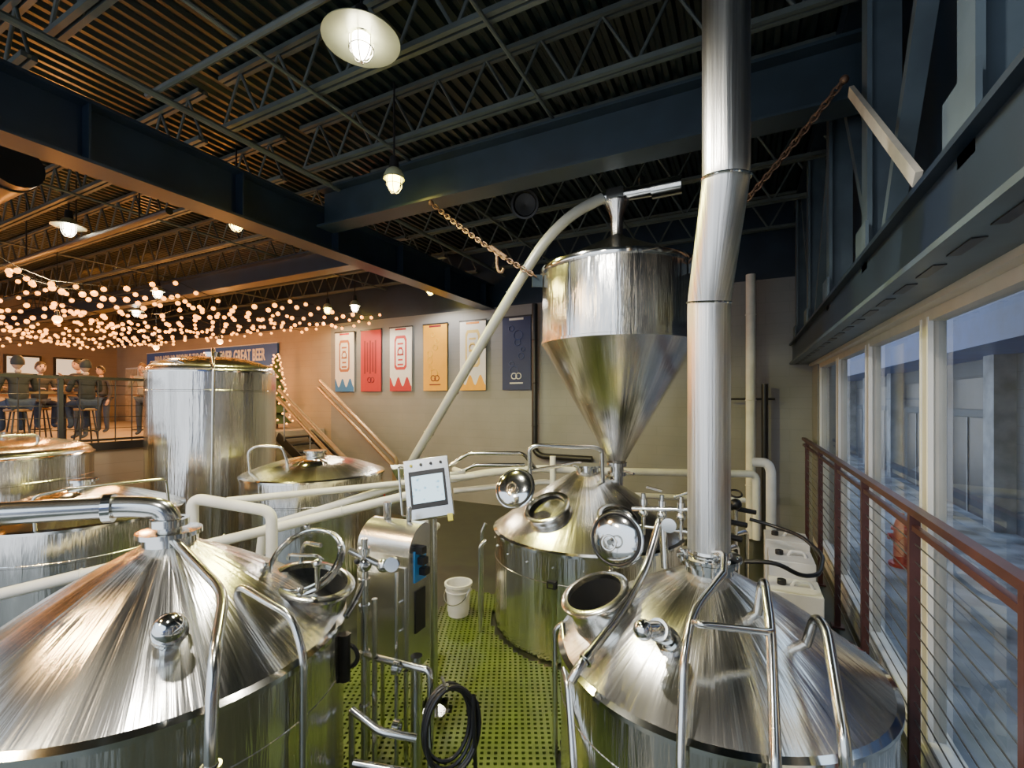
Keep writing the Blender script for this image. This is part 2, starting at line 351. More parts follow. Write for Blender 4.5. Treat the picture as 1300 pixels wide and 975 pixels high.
# exhaust stack
b=MB('exhaust_stack',[M_stack,M_pol],(KX,KY,0))
b.tube([(KX,KY,1.565),(KX,KY,3.24),(-.10,3.02,3.92),(-.10,3.02,6.42)],.132,0,36,fil=.05,n=3)
for p,a in (((KX,KY,1.60),(0,0,1)),((KX,KY,3.24),(.08,-.12,1)),((-.10,3.02,3.92),(.08,-.12,1))): b.torus(p,.135,.008,a,1,36,6)
b.torus((-.10,3.02,5.1),.134,.006,(0,0,1),1,36,6)
b.lathe([(.125,0),(.20,0),(.20,.02),(.14,.03),(.135,.06)],(KX,KY,1.565),(0,0,1),40,1)
for k in range(8):
    a=k*PI/4; b.tube([(KX+.175*math.cos(a),KY+.175*math.sin(a),1.565),(KX+.175*math.cos(a),KY+.175*math.sin(a),1.60)],.012,1,6)
b.build()
# left front tank
LX,LY=-2.955,1.48
b=tank('brew_kettle',(LX,LY),.94,1.24,1.78,.13)
b.tube([(-3.64,-.5,2.02),(-3.60,.72,2.02),(-3.10,1.36,2.0),(LX,LY,1.97),(LX,LY,1.80)],.06,2,16,fil=.16)
b.flange((LX,LY,1.90),(0,0,1),.07,4); b.flange((-3.16,1.28,2.0),(.6,.75,0),.06,4)
b.tube([(LX+.05,LY-.03,1.83),(-2.75,1.43,1.80),(-2.22,1.346,1.68),(-1.88,1.10,1.58),(-1.80,1.04,1.36),(-1.80,1.04,.02)],.024,2,fil=.12)
for z in (1.2,.9): b.flange((-1.80,1.04,z),(0,0,1),.028,4)
b.tube([(-2.46,1.56,1.38),(-2.46,1.56,1.60),(-2.07,1.60,1.49),(-1.96,1.58,1.33),(-1.95,1.57,.02)],.02,2,fil=.07)
b.tube([(-2.42,1.22,1.42),(-2.30,1.14,1.60),(-2.24,1.12,1.60)],.05,2,fil=.05); b.sphere((-2.24,1.12,1.60),.07,4); b.flange((-2.34,1.17,1.55),(.4,-.3,.6),.055,4)
manway(b,(-2.43,2.0,1.36),(.25,.05,1),.22,.10)
glasslid(b,(-2.43,1.98,1.60),(.25,-.60,.75),.22)
b.tube([(-2.62,2.08,1.48),(-2.60,2.1,1.66),(-2.42,2.08,1.67)],.014,2,fil=.05)
b.tube([(-2.24,1.9,1.50),(-2.17,1.84,1.66)],.014,2); b.sphere((-2.17,1.84,1.67),.025,4)
b.build()
# mash tun (middle)
MX,MY=-1.65,5.22
b=tank('mash_tun',(MX,MY),1.08,1.10,1.77,.14)
manway(b,(-1.87,4.58,1.38),(-.15,-.55,1),.22,.08)
lid(b,(-2.20,4.42,1.66),(.05,-.85,.45),.21)
b.tube([(-2.06,4.55,1.50),(-2.12,4.52,1.62),(-2.2,4.50,1.66)],.014,2,fil=.04); b.torus((-2.20,4.34,1.68),.05,.008,(.05,-.85,.45),2,20,6)
manway(b,(-1.16,4.62,1.36),(.3,-.4,1),.17,.06)
b.tube([(-2.17,4.78,1.35),(-2.17,4.73,2.05),(-2.1,4.76,2.09),(-1.50,5.02,2.07),(-1.43,5.06,2.04),(-1.42,5.07,1.55)],.026,2,fil=.09)
b.tube([(-2.3,4.9,1.3),(-2.35,4.95,1.75),(-1.75,5.4,1.85),(-1.7,5.4,1.6)],.02,2,fil=.08)
b.tube([(-2.55,4.42,1.05),(-2.60,4.37,1.0),(-2.60,4.37,.0)],.022,2,fil=.04)
b.tube([(-2.72,4.7,1.15),(-2.76,4.68,1.05),(-2.76,4.68,.0)],.022,2,fil=.04)
b.box((-1.66,4.13,.82),(.09,.03,.07),3); b.box((-1.66,4.12,.82),(.05,.03,.04),4)
for k in range(9):
    a=-PI/2+(-4+k)*.28; b.sphere((MX+1.083*math.cos(a),MY+1.083*math.sin(a),.98),.012,4,8,5)
b.build()
# hopper
HX,HY=-1.34,5.38
b=MB('grist_hopper',[M_tank,M_tank2,M_pipe,M_pol,M_beamL],(HX,HY,0))
b.lathe([(.075,1.58),(.075,1.72),(.11,1.72),(.11,1.76),(.08,1.76),(.08,1.83),(.12,1.83),(.12,1.87)],(HX,HY,0),seg=40,mi=2)
b.lathe([(.09,1.87),(.87,3.25)],(HX,HY,0),seg=96,mi=1)
b.lathe([(.87,3.25),(.885,3.25),(.885,3.275),(.87,3.28),(.87,4.06)],(HX,HY,0),seg=96,mi=0)
b.lathe([(.87,4.06),(.90,4.06),(.905,4.085),(.90,4.11),(.86,4.115)],(HX,HY,0),seg=96,mi=3)
b.lathe([(.86,4.115),(.5,4.30),(.10,4.50),(.07,4.53),(.07,4.74),(.14,4.9),(.14,4.93),(.001,4.93)],(HX,HY,0),seg=96,mi=1)
b.tube([(HX-.16,HY,5.0),(HX+.62,HY+.02,4.99)],.075,2,20); b.tube([(HX+.40,HY+.02,4.99),(HX+.72,HY+.02,4.99)],.10,2,20)
b.box((HX,HY,4.98),(.2,.2,.16),2); b.tube([(HX+.28,HY+.02,5.06),(HX+.28,HY+.02,5.16)],.04,2)
b.tube([(HX+.1,HY-.1,1.79),(HX+.25,HY-.25,1.79)],.012,2)
for a in (-2.6,-.35,1.2): 
    d=Vector((math.cos(a),math.sin(a),0)); p=Vector((HX,HY,3.98))+d*.88
    b.bar(p,p+d*.12,.02,.14,4); 
b.box((HX-.30,HY-.822,3.66),(.012,.01,.78),3,rotz(-.35))
b.build()
# auger tube
b=MB('grain_auger_tube',[mat('auger_tube_pvc',(0.40,0.41,0.385),0.2,0.35,0.1,4),M_pipe])
P=[(-4.30,5.29,1.69),(-4.22,5.27,1.79),(-3.11,5.04,3.13),(-2.35,4.98,4.12),(-2.10,5.04,4.50),(-1.79,5.15,4.80),(-1.50,5.33,4.98)]
b.tube(P,.062,0,18,fil=.35,n=5)
for t in (.15,.4,.65,.9): 
    p=Vector(P[1]).lerp(Vector(P[3]),t); b.torus(p,.064,.008,Vector(P[2])-Vector(P[1]),1,20,6)
b.build()
b=MB('grain_mill',[M_red,M_box,M_black],(-4.5,5.4,0))
b.box((-4.5,5.4,1.15),(.42,.42,.4),1); b.lathe([(.12,1.34),(.30,1.6),(.30,1.62),(.12,1.36)],(-4.5,5.4,0),seg=4,mi=1)
b.tube([(-4.45,5.36,1.0),(-4.38,5.32,1.6)],.07,1)
for sx in (-.18,.18):
    for sy in (-.18,.18): b.tube([(-4.5+sx,5.4+sy,0),(-4.5+sx,5.4+sy,1.0)],.02,2,8)
b.tube([(-4.72,5.4,1.15),(-4.95,5.4,1.15)],.10,0,16); b.build(bevel=.006)
# chains
def chain(name,p0,p1,sag=.05,ln=.07,hook=False):
    b=MB(name,[M_rust]); p0=Vector(p0);p1=Vector(p1); L=(p1-p0).length; n=int(L/ln/0.72)
    for i in range(n):
        t=(i+.5)/n; c=p0.lerp(p1,t); c.z-=sag*4*t*(1-t); d=(p1-p0).normalized()
        u=d.cross(Vector((0,0,1))).normalized(); w=d.cross(u)
        if i%2: u=w
        pts=[c+d*(ln*.62*math.cos(a))+u*(ln*.36*math.sin(a)) for a in [2*PI*k/8 for k in range(9)]]
        b.tube(pts,.0085,0,5,cap=False)
    b.sphere(p0,.035,0,10,6)
    if hook:
        b.tube([(-2.62,4.79,4.38),(-2.62,4.79,4.2),(-2.60,4.79,4.12),(-2.55,4.79,4.1),(-2.53,4.79,4.15)],.016,0,8,fil=.03); b.tube([(-2.7,4.78,4.42),(-2.5,4.8,4.27)],.03,0,8)
    b.build()
chain('hoist_chain',(-3.48,4.66,5.05),(-2.15,4.85,4.03),hook=True)
chain('hoist_chain',(.72,4.55,5.2),(-.50,5.06,4.03))
# far tanks
b=tank('fermentation_tank',(-7.97,4.66),.93,3.03,3.32,.12,dome=True)
b.tube([(-8.6,4.0,3.0),(-8.6,4.0,3.15),(-8.3,3.9,3.2),(-7.6,3.9,3.2),(-7.4,4.0,3.1)],.015,2,fil=.05)
b.tube([(-7.97,4.66,3.35),(-7.97,4.66,3.46),(-7.4,4.3,3.4),(-7.02,4.1,3.1),(-7.02,4.05,.05)],.02,2,fil=.1)
b.build()
b=tank('fermentation_tank',(-5.24,4.41),.90,1.60,1.84,.12)
manway(b,(-4.95,4.1,1.70),(.25,-.25,1),.18,.05); b.lathe([(.001,.05),(.12,.045),(.19,0),(.2,-.02)],(-4.95,4.1,1.76),(.25,-.25,1),32,4)
b.tube([(-5.64,3.75,1.5),(-5.64,3.72,1.95),(-5.55,3.78,2.02),(-5.3,3.95,2.0),(-5.25,4.0,1.75)],.018,2,fil=.06)
b.build()
b=tank('fermentation_tank',(-6.48,2.39),.90,1.36,1.66,.10)
manway(b,(-6.35,2.1,1.52),(.12,-.25,1),.26,.03); b.lathe([(.001,.05),(.18,.045),(.27,0),(.29,-.02)],(-6.35,2.1,1.57),(.12,-.25,1),40,4)
b.tube([(-5.8,1.8,1.4),(-5.8,1.78,1.72),(-5.72,2.0,1.76),(-5.66,2.8,1.74),(-5.7,2.85,1.4)],.014,2,fil=.06)
b.build()
b=tank('fermentation_tank',(-8.85,2.35),.98,1.85,2.10,.10,dome=True)
b.tube([(-8.3,1.9,1.9),(-8.28,1.9,2.15),(-8.3,2.6,2.15),(-8.3,2.6,1.9)],.018,2,fil=.06)
b.build()
# ------------------------------------------------------------------ white insulated piping
b=MB('insulated_pipe_run',[M_white,M_pipe])
b.tube([(-5.42,1.30,1.02),(-4.3,2.65,1.30),(-3.25,3.96,1.57),(-3.15,4.10,1.57),(-3.15,4.10,1.1),(-3.5,4.8,1.0)],.047,0,14,fil=.08)
for t in (.2,.5,.8):
    p=Vector((-5.42,1.30,1.02)).lerp(Vector((-3.25,3.96,1.57)),t); b.torus(p,.05,.006,(.63,.77,.15),0,18,6)
b.tube([(-4.28,2.10,.9),(-4.28,2.32,1.29),(-4.28,2.32,1.75),(-3.79,2.72,1.60),(-3.79,2.72,.9)],.048,0,14,fil=.09)
b.tube([(-4.5,3.1,1.0),(-4.45,3.1,1.28),(-4.18,3.25,1.37),(-3.6,4.5,1.62),(-3.6,5.6,1.55),(-4.1,6.1,1.5)],.045,0,14,fil=.12)
b.tube([(-4.5,2.75,1.62),(-3.9,3.75,1.62),(-3.2,5.2,1.60)],.035,0,14,fil=.1)
for p in ((-4.6,2.2),(-3.4,3.78)): b.tube([(p[0],p[1],0),(p[0],p[1],1.4)],.022,1,10)
b.tube([(-4.12,5.95,1.36),(-3.6,6.3,1.46),(-2.89,6.84,1.50),(-2.6,7.2,1.44),(.17,8.6,1.38),(.17,8.6,.3)],.06,0,14,fil=.12)
b.tube([(-4.12,6.1,1.16),(-2.9,7.04,1.26),(-2.5,7.4,1.05),(.0,8.5,.95)],.045,0,14,fil=.12)
b.tube([(-2.75,6.9,1.7),(-2.75,6.9,.2)],.05,0,14)
b.tube([(-3.77,5.48,1.66),(-3.53,5.6,1.84),(-2.83,5.95,1.84),(-2.75,6.2,1.6)],.028,1,12,fil=.08)
b.tube([(-3.77,5.58,1.50),(-3.5,5.7,1.66),(-2.85,6.05,1.66)],.028,1,12,fil=.08)
b.build()
b=MB('wall_pipe',[M_white]); b.tube([(.10,9.72,4.95),(.10,9.72,.02)],.085,0,18)
for z in (1,2.6,4.2): b.torus((.10,9.72,z),.088,.01,(0,0,1),0,20,6)
b.build()
b=MB('wall_pipe',[M_black]); b.tube([(.33,9.75,2.9),(.33,9.75,.02)],.055,0,14); b.tube([(-.3,9.8,2.62),(.5,9.8,2.62)],.018,0,8); b.build()
b=MB('wall_pipe',[M_black]); b.tube([(-4.38,9.85,4.85),(-4.38,9.85,1.4),(-4.2,9.85,1.3),(-3,9.85,1.3)],.07,0,14,fil=.1)
for z in (2,3,4): b.torus((-4.38,9.85,z),.075,.012,(0,0,1),0,18,6)
b.build()
b=MB('wall_pipe',[M_white]); b.tube([(.35,7.9,.9),(.35,7.9,1.55),(.30,7.9,1.66),(.1,7.9,1.66)],.07,0,14,fil=.08); b.tube([(.35,7.9,.9),(.35,7.9,.0)],.07,0,14); b.build()
# process pipes & pumps right rear
b=MB('process_pump',[M_pipe,M_black,M_white,M_pol],(.1,5.6,0))
for x,y in ((-.25,5.0),(-.2,5.6),(-.1,6.3)):
    b.tube([(x,y,0),(x,y,1.35)],.025,0,10); b.tube([(x-.1,y,1.28),(x+.22,y+.1,1.22)],.03,1,10); b.sphere((x,y,1.32),.07,1); b.torus((x,y,1.45),.07,.012,(.2,-.5,1),1,20,6)
    b.tube([(x,y,.95),(x+.12,y+.2,.95),(x+.12,y+.2,.1)],.03,0,10,fil=.06)
b.tube([(.0,5.3,.35),(.0,5.75,.35)],.13,1,18); b.build()
def jug(c,w,d,h,mm=M_plastic):
    b=MB('chemical_drum',[mm,M_black],(c[0],c[1],0))
    b.box((c[0],c[1],h/2),(w,d,h),0); b.tube([(c[0]-w*.25,c[1],h),(c[0]-w*.25,c[1],h+.05)],.04,1,14)
    b.tube([(c[0]-w*.05,c[1],h-.01),(c[0],c[1],h+.05),(c[0]+w*.3,c[1],h+.05),(c[0]+w*.35,c[1],h-.01)],.018,0,8,fil=.03)
    b.build(bevel=.08)
jug((.42,5.1),.42,.42,.84); jug((.44,5.8),.42,.45,.92); jug((.45,6.6),.46,.46,.92)
b=MB('suction_hose',[M_black]); b.tube([(.0,4.8,1.1),(.25,4.75,1.15),(.45,4.85,1.02),(.62,5.1,.98),(.70,5.5,1.05),(.55,5.9,1.12),(.3,6.1,1.15),(.05,6.1,1.2)],.02,0,10,fil=.12)
b.tube([(.05,4.45,.02),(.2,4.42,.4),(.45,4.5,.6),(.72,4.7,.5),(.72,4.9,.02)],.025,0,10,fil=.15); b.build()
# ------------------------------------------------------------------ centre cabinet, HMI, valve manifold, reel
R=rotz(math.radians(26.8-24)); C=Vector((-2.31,2.64,1.2))
b=MB('pump_control_cabinet',[M_box,M_pol,M_blue,M_black,M_pipe],C)
W,D,H=.46,.26,1.02
prof=[(-D/2,-H/2+.06),(-D/2,H/2-.20)]
for k in range(9):
    a=PI-k/8*PI*.5; prof.append((-D/2+.20+.20*math.cos(a),H/2-.20+.20*math.sin(a)))
prof+=[(D/2,H/2-.03),(D/2,-H/2),(-D/2+.06,-H/2)]
n=len(prof); vs=[C+R@Vector((-W/2,p,q)) for p,q in prof]+[C+R@Vector((W/2,p,q)) for p,q in prof]
b.add(vs,[tuple(range(n)),tuple(range(2*n-1,n-1,-1))]+[(i,i+n,(i+1)%n+n,(i+1)%n) for i in range(n)],0)
def L(x,y,z): return C+R@Vector((x,y,z))
b.box(L(0,-D/2-.006,-.1),(W-.05,.012,H-.35),0,R)
b.tube([L(.17,-D/2-.01,.0),L(.17,-D/2-.04,.0),L(.17,-D/2-.04,-.2),L(.17,-D/2-.01,-.2)],.008,4,8,fil=.01)
b.box(L(W/2+.004,0,.22),(.008,.14,.22),2,R); b.box(L(W/2+.004,0,-.1),(.008,.12,.3),3,R)
for x in(-.17,.17):
    for y in(-.08,.08): b.tube([L(x,y,-H/2),L(x,y,-1.2)],.018,4,10)
b.tube([L(-.1,.05,H/2),L(-.1,.05,H/2+.12)],.03,4); b.tube([L(.1,.05,H/2),L(.1,.05,H/2+.1)],.02,4)
for k in range(3): b.box(L(W/2+.03,-.03+.02*k,.34-.08*k),(.06,.06,.05),3,R)
b.build(bevel=.006)
# HMI
M_screen,nt,bs=newmat('touchscreen_display')
tc=nt.nodes.new('ShaderNodeTexCoord')
n_=nt.nodes.new('ShaderNodeTexVoronoi'); n_.inputs['Scale'].default_value=22; nt.links.new(tc.outputs['Object'],n_.inputs['Vector'])
cr=nt.nodes.new('ShaderNodeValToRGB'); cr.color_ramp.elements[0].position=.15; cr.color_ramp.elements[0].color=(.25,.50,.65,1); cr.color_ramp.elements[1].position=.3; cr.color_ramp.elements[1].color=(.62,.86,.97,1)
nt.links.new(n_.outputs['Distance'],cr.inputs['Fac']); nt.links.new(cr.outputs['Color'],bs.inputs['Emission Color']); bs.inputs['Emission Strength'].default_value=2.2; bs.inputs['Base Color'].default_value=(.02,.02,.02,1)
C=Vector((-2.30,3.05,1.88)); R=rotz(math.radians(30))@Matrix.Rotation(math.radians(-20),3,'X')@Matrix.Rotation(math.radians(-8),3,'Y')
b=MB('touchscreen_terminal',[M_box,M_black,M_screen,M_pipe,M_yel],C)
b.box(C,(.36,.12,.48),0,R); b.box(L(0,-.064,-.01),(.29,.008,.30),1,R); b.box(L(0,-.07,-.01),(.25,.006,.22),2,R)
for k in range(4): b.tube([L(-.12+.08*k,-.06,.19),L(-.12+.08*k,-.075,.19)],.012,4 if k==0 else 1,10)
b.box(L(.15,-.06,-.26),(.04,.02,.06),4,R)
b.tube([L(-.19,-.03,-.2),L(-.22,-.05,-.2),L(-.22,-.05,.2),L(-.19,-.03,.2)],.01,3,8,fil=.02)
b.tube([C+Vector((0,.05,-.1)),Vector((-2.3,3.12,0))],.035,3,14); b.lathe([(.001,.02),(.10,.02),(.10,0)],(-2.3,3.12,0),seg=24,mi=3)
b.build(bevel=.006)
# valve manifold next to left kettle
b=MB('valve_manifold',[M_pipe,M_pol,M_black,M_blue],(-2.15,2.25,0))
b.tube([(-2.21,2.245,1.70),(-2.21,2.245,.0)],.024,0,12); b.tube([(-2.08,2.20,1.35),(-2.08,2.20,.05)],.018,0,10)
b.tube([(-2.14,2.02,1.30),(-2.16,2.12,1.36),(-2.21,2.24,1.42)],.02,0,10,fil=.05)
b.tube([(-2.30,2.20,1.62),(-2.086,2.31,1.51),(-2.0,2.33,1.55)],.022,0,12,fil=.05)
for z in (1.62,1.42,1.25,.95,.6): b.flange((-2.21,2.245,z),(0,0,1),.026,1)
b.sphere((-2.21,2.245,1.53),.05,1); b.sphere((-2.09,2.29,1.53),.045,1); b.lathe([(.001,.025),(.045,.025),(.045,-.01),(.001,-.01)],(-2.0,2.27,1.56),(.5,-.85,.1),20,1)
b.tube([(-2.21,2.22,1.55),(-2.15,2.12,1.60)],.011,0,8); b.sphere((-2.15,2.12,1.60),.02,2,10,6)
b.tube([(-2.21,2.245,.95),(-2.08,2.20,.98),(-1.71,2.27,.96),(-1.70,2.27,.90),(-1.70,2.27,.0)],.022,0,12,fil=.05)
b.tube([(-2.15,2.08,.70),(-1.95,2.10,.62),(-1.75,2.2,.58)],.022,0,12,fil=.05)
b.tube([(-2.15,2.08,.70),(-2.15,2.08,.02)],.02,0,10); b.tube([(-1.99,2.30,1.5),(-1.99,2.30,.02)],.014,0,10)
b.tube([(-1.95,2.45,.9),(-1.95,2.45,.02)],.04,0,14); b.tube([(-2.12,2.06,.4),(-1.75,2.22,.35)],.022,0,12)
b.torus((-2.17,2.06,1.04),.07,.014,(.3,-1,0),2,20,6); b.tube([(-2.17,2.04,1.18),(-2.17,2.04,.9)],.035,2,12)
for z in (.96,.6): b.flange((-1.90,2.2,z),(1,.2,0),.03,1)
b.build()
# coiled black hose hung on a hook
b=MB('coiled_hose',[M_black,M_pipe],(-1.60,2.30,0))
ax=Vector((.75,-.55,.05)).normalized(); q=ax.to_track_quat('Z','Y'); pts=[]
for k in range(29*4):
    a=k*2*PI/28; w=k/28
    rr=.17+.012*math.sin(w*5)+.008*w
    p=q@Vector((rr*.82*math.cos(a),rr*1.25*math.sin(a),.022*w)); pts.append(Vector((-1.60,2.30,.66))+p)
pts.append(pts[-1]+Vector((.02,-.02,-.25))); pts.append(pts[-1]+Vector((-.05,.1,-.35)))
b.tube(pts,.0125,0,8)
b.tube([(-1.66,2.33,.90),(-1.56,2.24,.90),(-1.55,2.23,.94)],.010,1,8,fil=.02)
b.build()
b=MB('plastic_bucket',[M_plastic,M_pipe],(-3.05,4.62,0)); b.lathe([(.001,.05),(.12,.05),(.15,.40),(.165,.40),(.165,.43),(.14,.43),(.13,.10),(.001,.10)],(-3.05,4.62,0),seg=32)
b.torus((-3.05,4.62,.34),.15,.008,(0,0,1),0,32,6); b.tube([(-3.2,4.62,.38),(-3.2,4.5,.26),(-3.05,4.44,.2),(-2.9,4.5,.26),(-2.9,4.62,.38)],.006,1,6,fil=.1); b.build()
# green grating mat
b=MB('floor_grating',[M_grn],(-2,3.3,0))
circ=[(KX,KY,.98),(LX,LY,.955),(MX,MY,1.09),(-5.24,4.41,.92),(-2.3,3.12,.11)]
s_=.05; hh=.013; z1=.05; z0=.015; th=math.radians(26.8); ca,sa=math.cos(th),math.sin(th)
for i in range(-46,46):
    for j in range(-46,46):
        cx=-1.9+(i*ca-j*sa)*s_; cy=3.5+(i*sa+j*ca)*s_
        if not(-3.35<cx<-.6 and 1.9<cy<5.3): continue
        if any((cx-a)**2+(cy-c_)**2<(r+.03)**2 for a,c_,r in circ): continue
        h=s_/2; g=h-hh; P=[]
        for (u,w) in ((-h,-h),(h,-h),(h,h),(-h,h)): P.append((cx+u*ca-w*sa,cy+u*sa+w*ca,z1))
        for (u,w) in ((-g,-g),(g,-g),(g,g),(-g,g)): P.append((cx+u*ca-w*sa,cy+u*sa+w*ca,z1))
        for (u,w) in ((-g,-g),(g,-g),(g,g),(-g,g)): P.append((cx+u*ca-w*sa,cy+u*sa+w*ca,z0))
        b.add(P,[(0,1,5,4),(1,2,6,5),(2,3,7,6),(3,0,4,7),(4,5,9,8),(5,6,10,9),(6,7,11,10),(7,4,8,11)])
b.build(smooth=False)
# ------------------------------------------------------------------ banners and sign
def shape2(b,pts,y,mi,cx,cz): b.add([(cx+p[0],y,cz+p[1]) for p in pts],[tuple(range(len(pts)))],mi)
BM={}
def cm(c):
    if c not in BM: BM[c]=mat('banner_ink_%d'%len(BM),c,0,0.6,0.04,5)
    return BM[c]
white=(.72,.71,.68);blue=(.02,.16,.45);red=(.42,.02,.03);yel=(.78,.38,.01);navy=(.015,.028,.10);dred=(.18,.012,.02);orange=(.7,.25,.02);lnavy=(.08,.11,.26)
def banner(cx,base,drip,top,logo,kind):
    W,H,cz=.76,1.76,3.73; y=9.94
    b=MB('hanging_banner',[cm(base),cm(drip),cm(top),cm(logo),M_black],(cx,y,cz))
    b.box((cx,y,cz),(W,.02,H),0); b.box((cx,y,cz+H/2),(W+.04,.04,.035),4)
    yf=y-.014
    if drip!=base:
        pts=[(-W/2,-H/2)]; pts+=[(W/2,-H/2),(W/2,-H/2+.38)]
        for k in range(24):
            t=1-k/23; pts.append((-W/2+W*t,-H/2+.26+.13*math.cos(t*5*PI)))
        n=len(pts)
        for k in range(2,n-1):
            a=pts[k];c=pts[k+1]; b.add([(cx+a[0],yf,cz+a[1]),(cx+c[0],yf,cz+c[1]),(cx+c[0],yf,cz-H/2),(cx+a[0],yf,cz-H/2)],[(0,1,2,3)],1)
    if top!=base: b.box((cx,yf,cz+H/2-.06),(W*.5,.004,.05),2)
    if kind=='can':
        ol=[(-.13,.55),(-.17,.45),(-.17,-.25),(-.12,-.32),(.12,-.32),(.17,-.25),(.17,.45),(.13,.55)]
        shape2(b,[(p[0]*1.25,p[1]*1.08+.05) for p in ol],yf,3,cx,cz); shape2(b,[(p[0]*.95,p[1]*.9+.07) for p in ol],yf-.003,0,cx,cz)
        for z,w in ((.42,.2),(.3,.13),(.12,.22),(-.02,.16),(-.15,.2)): b.box((cx,yf-.006,cz+z),(w,.003,.05),3)
        b.torus((cx,yf-.006,cz+.2),.09,.018,(0,1,0),3,20,4)
    elif kind=='text':
        for k in range(5): b.box((cx-.22+.1*k,yf,cz+.1),(.05,.004,.95-.1*(k%2)),3)
        b.torus((cx-.05,yf,cz-.55),.07,.012,(0,1,0),3,20,4); b.torus((cx+.06,yf,cz-.55),.07,.012,(0,1,0),3,20,4)
    else:
        for k in range(7): b.torus((cx+random.uniform(-.18,.18),yf,cz+.6-k*.17),random.uniform(.05,.12),.008,(0,1,0),3,20,4)
        b.torus((cx-.06,yf,cz-.55),.07,.012,(0,1,0),2,20,4); b.torus((cx+.06,yf,cz-.55),.07,.012,(0,1,0),2,20,4)
        b.box((cx,yf,cz-.72),(.35,.004,.03),2)
    b.build(smooth=False)
banner(-10.57,white,blue,red,(.35,.12,.05),'can')
banner(-9.54,red,red,red,dred,'text')
banner(-8.45,white,red,red,(.45,.03,.03),'can')
banner(-7.29,yel,yel,dred,(.85,.55,.05),'logo')
banner(-6.13,white,yel,orange,(.75,.55,.15),'can')
banner(-4.90,navy,navy,white,lnavy,'logo')
b=MB('wall_sign',[mat('sign_blue',(.015,.09,.40),0,.5,.05,2),M_wtrim],(-17.5,9.93,4.1)); b.box((-17.5,9.95,4.1),(7.9,.06,.72),0); b.box((-17.5,9.945,4.47),(7.95,.07,.025),1); b.box((-17.5,9.945,3.73),(7.95,.07,.025),1)
sign=b.build(smooth=False)
cu=bpy.data.curves.new('lettering','FONT'); cu.body='BRINGING PEOPLE TOGETHER OVER GREAT BEER'; cu.size=.56; cu.extrude=.008; cu.align_x='CENTER'; cu.align_y='CENTER'; cu.offset=.010
t=bpy.data.objects.new('lettering',cu); COL.objects.link(t); t.rotation_euler=(PI/2,0,0); t.parent=sign; t.location=(0,-.02,0); t.scale=(.535,1,1); cu.materials.append(M_wtrim)
# ------------------------------------------------------------------ taproom deck
boxobj('taproom_platform',(-17.05,2.1,.87),(13.86,10.2,1.74),M_wallw)
boxobj('taproom_platform',(-17.70,8.58,.87),(12.56,2.74,1.74),M_wallw)
boxobj('trim_platform_edge',(-10.08,2.1,1.79),(.08,10.2,.14),M_black)
b=MB('taproom_railing',[M_black,M_pipe,M_black])
b.box((-10.15,2.15,2.98),(.09,10.1,.05),2)
for k in range(9): b.box((-10.15,-2.8+k*1.25,2.36),(.06,.06,1.24),0)
for k in range(40): b.tube([(-10.15,-2.8+k*.25,1.84),(-10.15,-2.8+k*.25,2.95)],.010,0,5)
for z in (2.1,2.3,2.5,2.7,2.86): b.tube([(-10.15,-2.8,z),(-10.15,7.2,z)],.006,0,5)
b.box((-10.15,2.15,1.90),(.04,10.1,.04),0); b.build(smooth=False)
b=MB('taproom_stairs',[M_box,M_black,M_tube],(-10,8.8,0))
for k in range(9):
    b.box((-11.15+k*.27,8.8,1.58-k*.185),(.28,1.0,.04),1)
for y in (8.28,9.32): b.bar((-11.3,y,1.62),(-8.75,y,-.0),.04,.24,1)
for off in (0,.22):
    b.tube([(-11.26+off*.2,8.26,2.66+off),(-8.72+off*.6,8.26,.82+off),(-8.72+off*.6,8.26,.05)],.055,2,10,fil=.1)
    b.tube([(-10.95+off*.2,9.34,2.95+off),(-8.15+off*.3,9.34,.85+off),(-8.15+off*.3,9.34,.05)],.055,2,10,fil=.1)
for k in range(3): b.tube([(-11.0+k*1.0,8.26,2.45-k*.72),(-11.0+k*1.0,8.26,1.5-k*.66)],.02,0,8)
b.build()
M_top=mat('table_top_wood',(.22,.12,.06),0,.4,.2,5)
def table(x,y,l=1.3):
    b=MB('bar_table',[M_top,M_black],(x,y,1.74)); z=1.74
    b.box((x,y,z+1.00),(.6,l,.045),0)
    for sy in (-.45,.45): b.tube([(x,y+sy,z+.98),(x,y+sy,z+.03)],.035,1,12); b.box((x,y+sy,z+.015),(.45,.1,.03),1)
    for k in range(3): b.lathe([(.001,z+1.025),(.03,z+1.025),(.042,z+1.16),(.038,z+1.16),(.028,z+1.04)],(x-.05+.05*k,y-.4+.4*k,0),seg=14,mi=0)
    b.build(angle=40)
def stool(x,y):
    b=MB('bar_stool',[M_top,M_black],(x,y,1.745)); z=1.745
    b.lathe([(.001,z+.66),(.17,z+.66),(.18,z+.68),(.17,z+.705),(.001,z+.71)],(x,y,0),seg=24)
    for a in (PI/4,3*PI/4,5*PI/4,7*PI/4): b.tube([(x+.1*math.cos(a),y+.1*math.sin(a),z+.66),(x+.2*math.cos(a),y+.2*math.sin(a),z)],.014,1,8)
    b.torus((x,y,z+.28),.165,.01,(0,0,1),1,24,6); b.build()
for x,y in ((-11.75,3.6),(-14.6,3.2),(-15.5,7.4)): table(x,y)
for x,y in ((-11.07,3.22),(-11.05,4.12),(-12.42,3.92),(-12.42,3.15),(-13.9,3.0),(-15.3,3.4),(-14.8,7.2)): stool(x,y)
b=MB('bar_counter',[M_top,M_wood,M_wtrim],(-22.5,6,1.74)); b.box((-22.2,5,2.25),(.6,7,1.02),1); b.box((-22.2,5,2.79),(.8,7.2,.06),0)
for k in range(6): b.tube([(-22.3,2.5+k*1,2.82),(-22.3,2.5+k*1,3.2)],.025,2,10)
b.build(smooth=False)
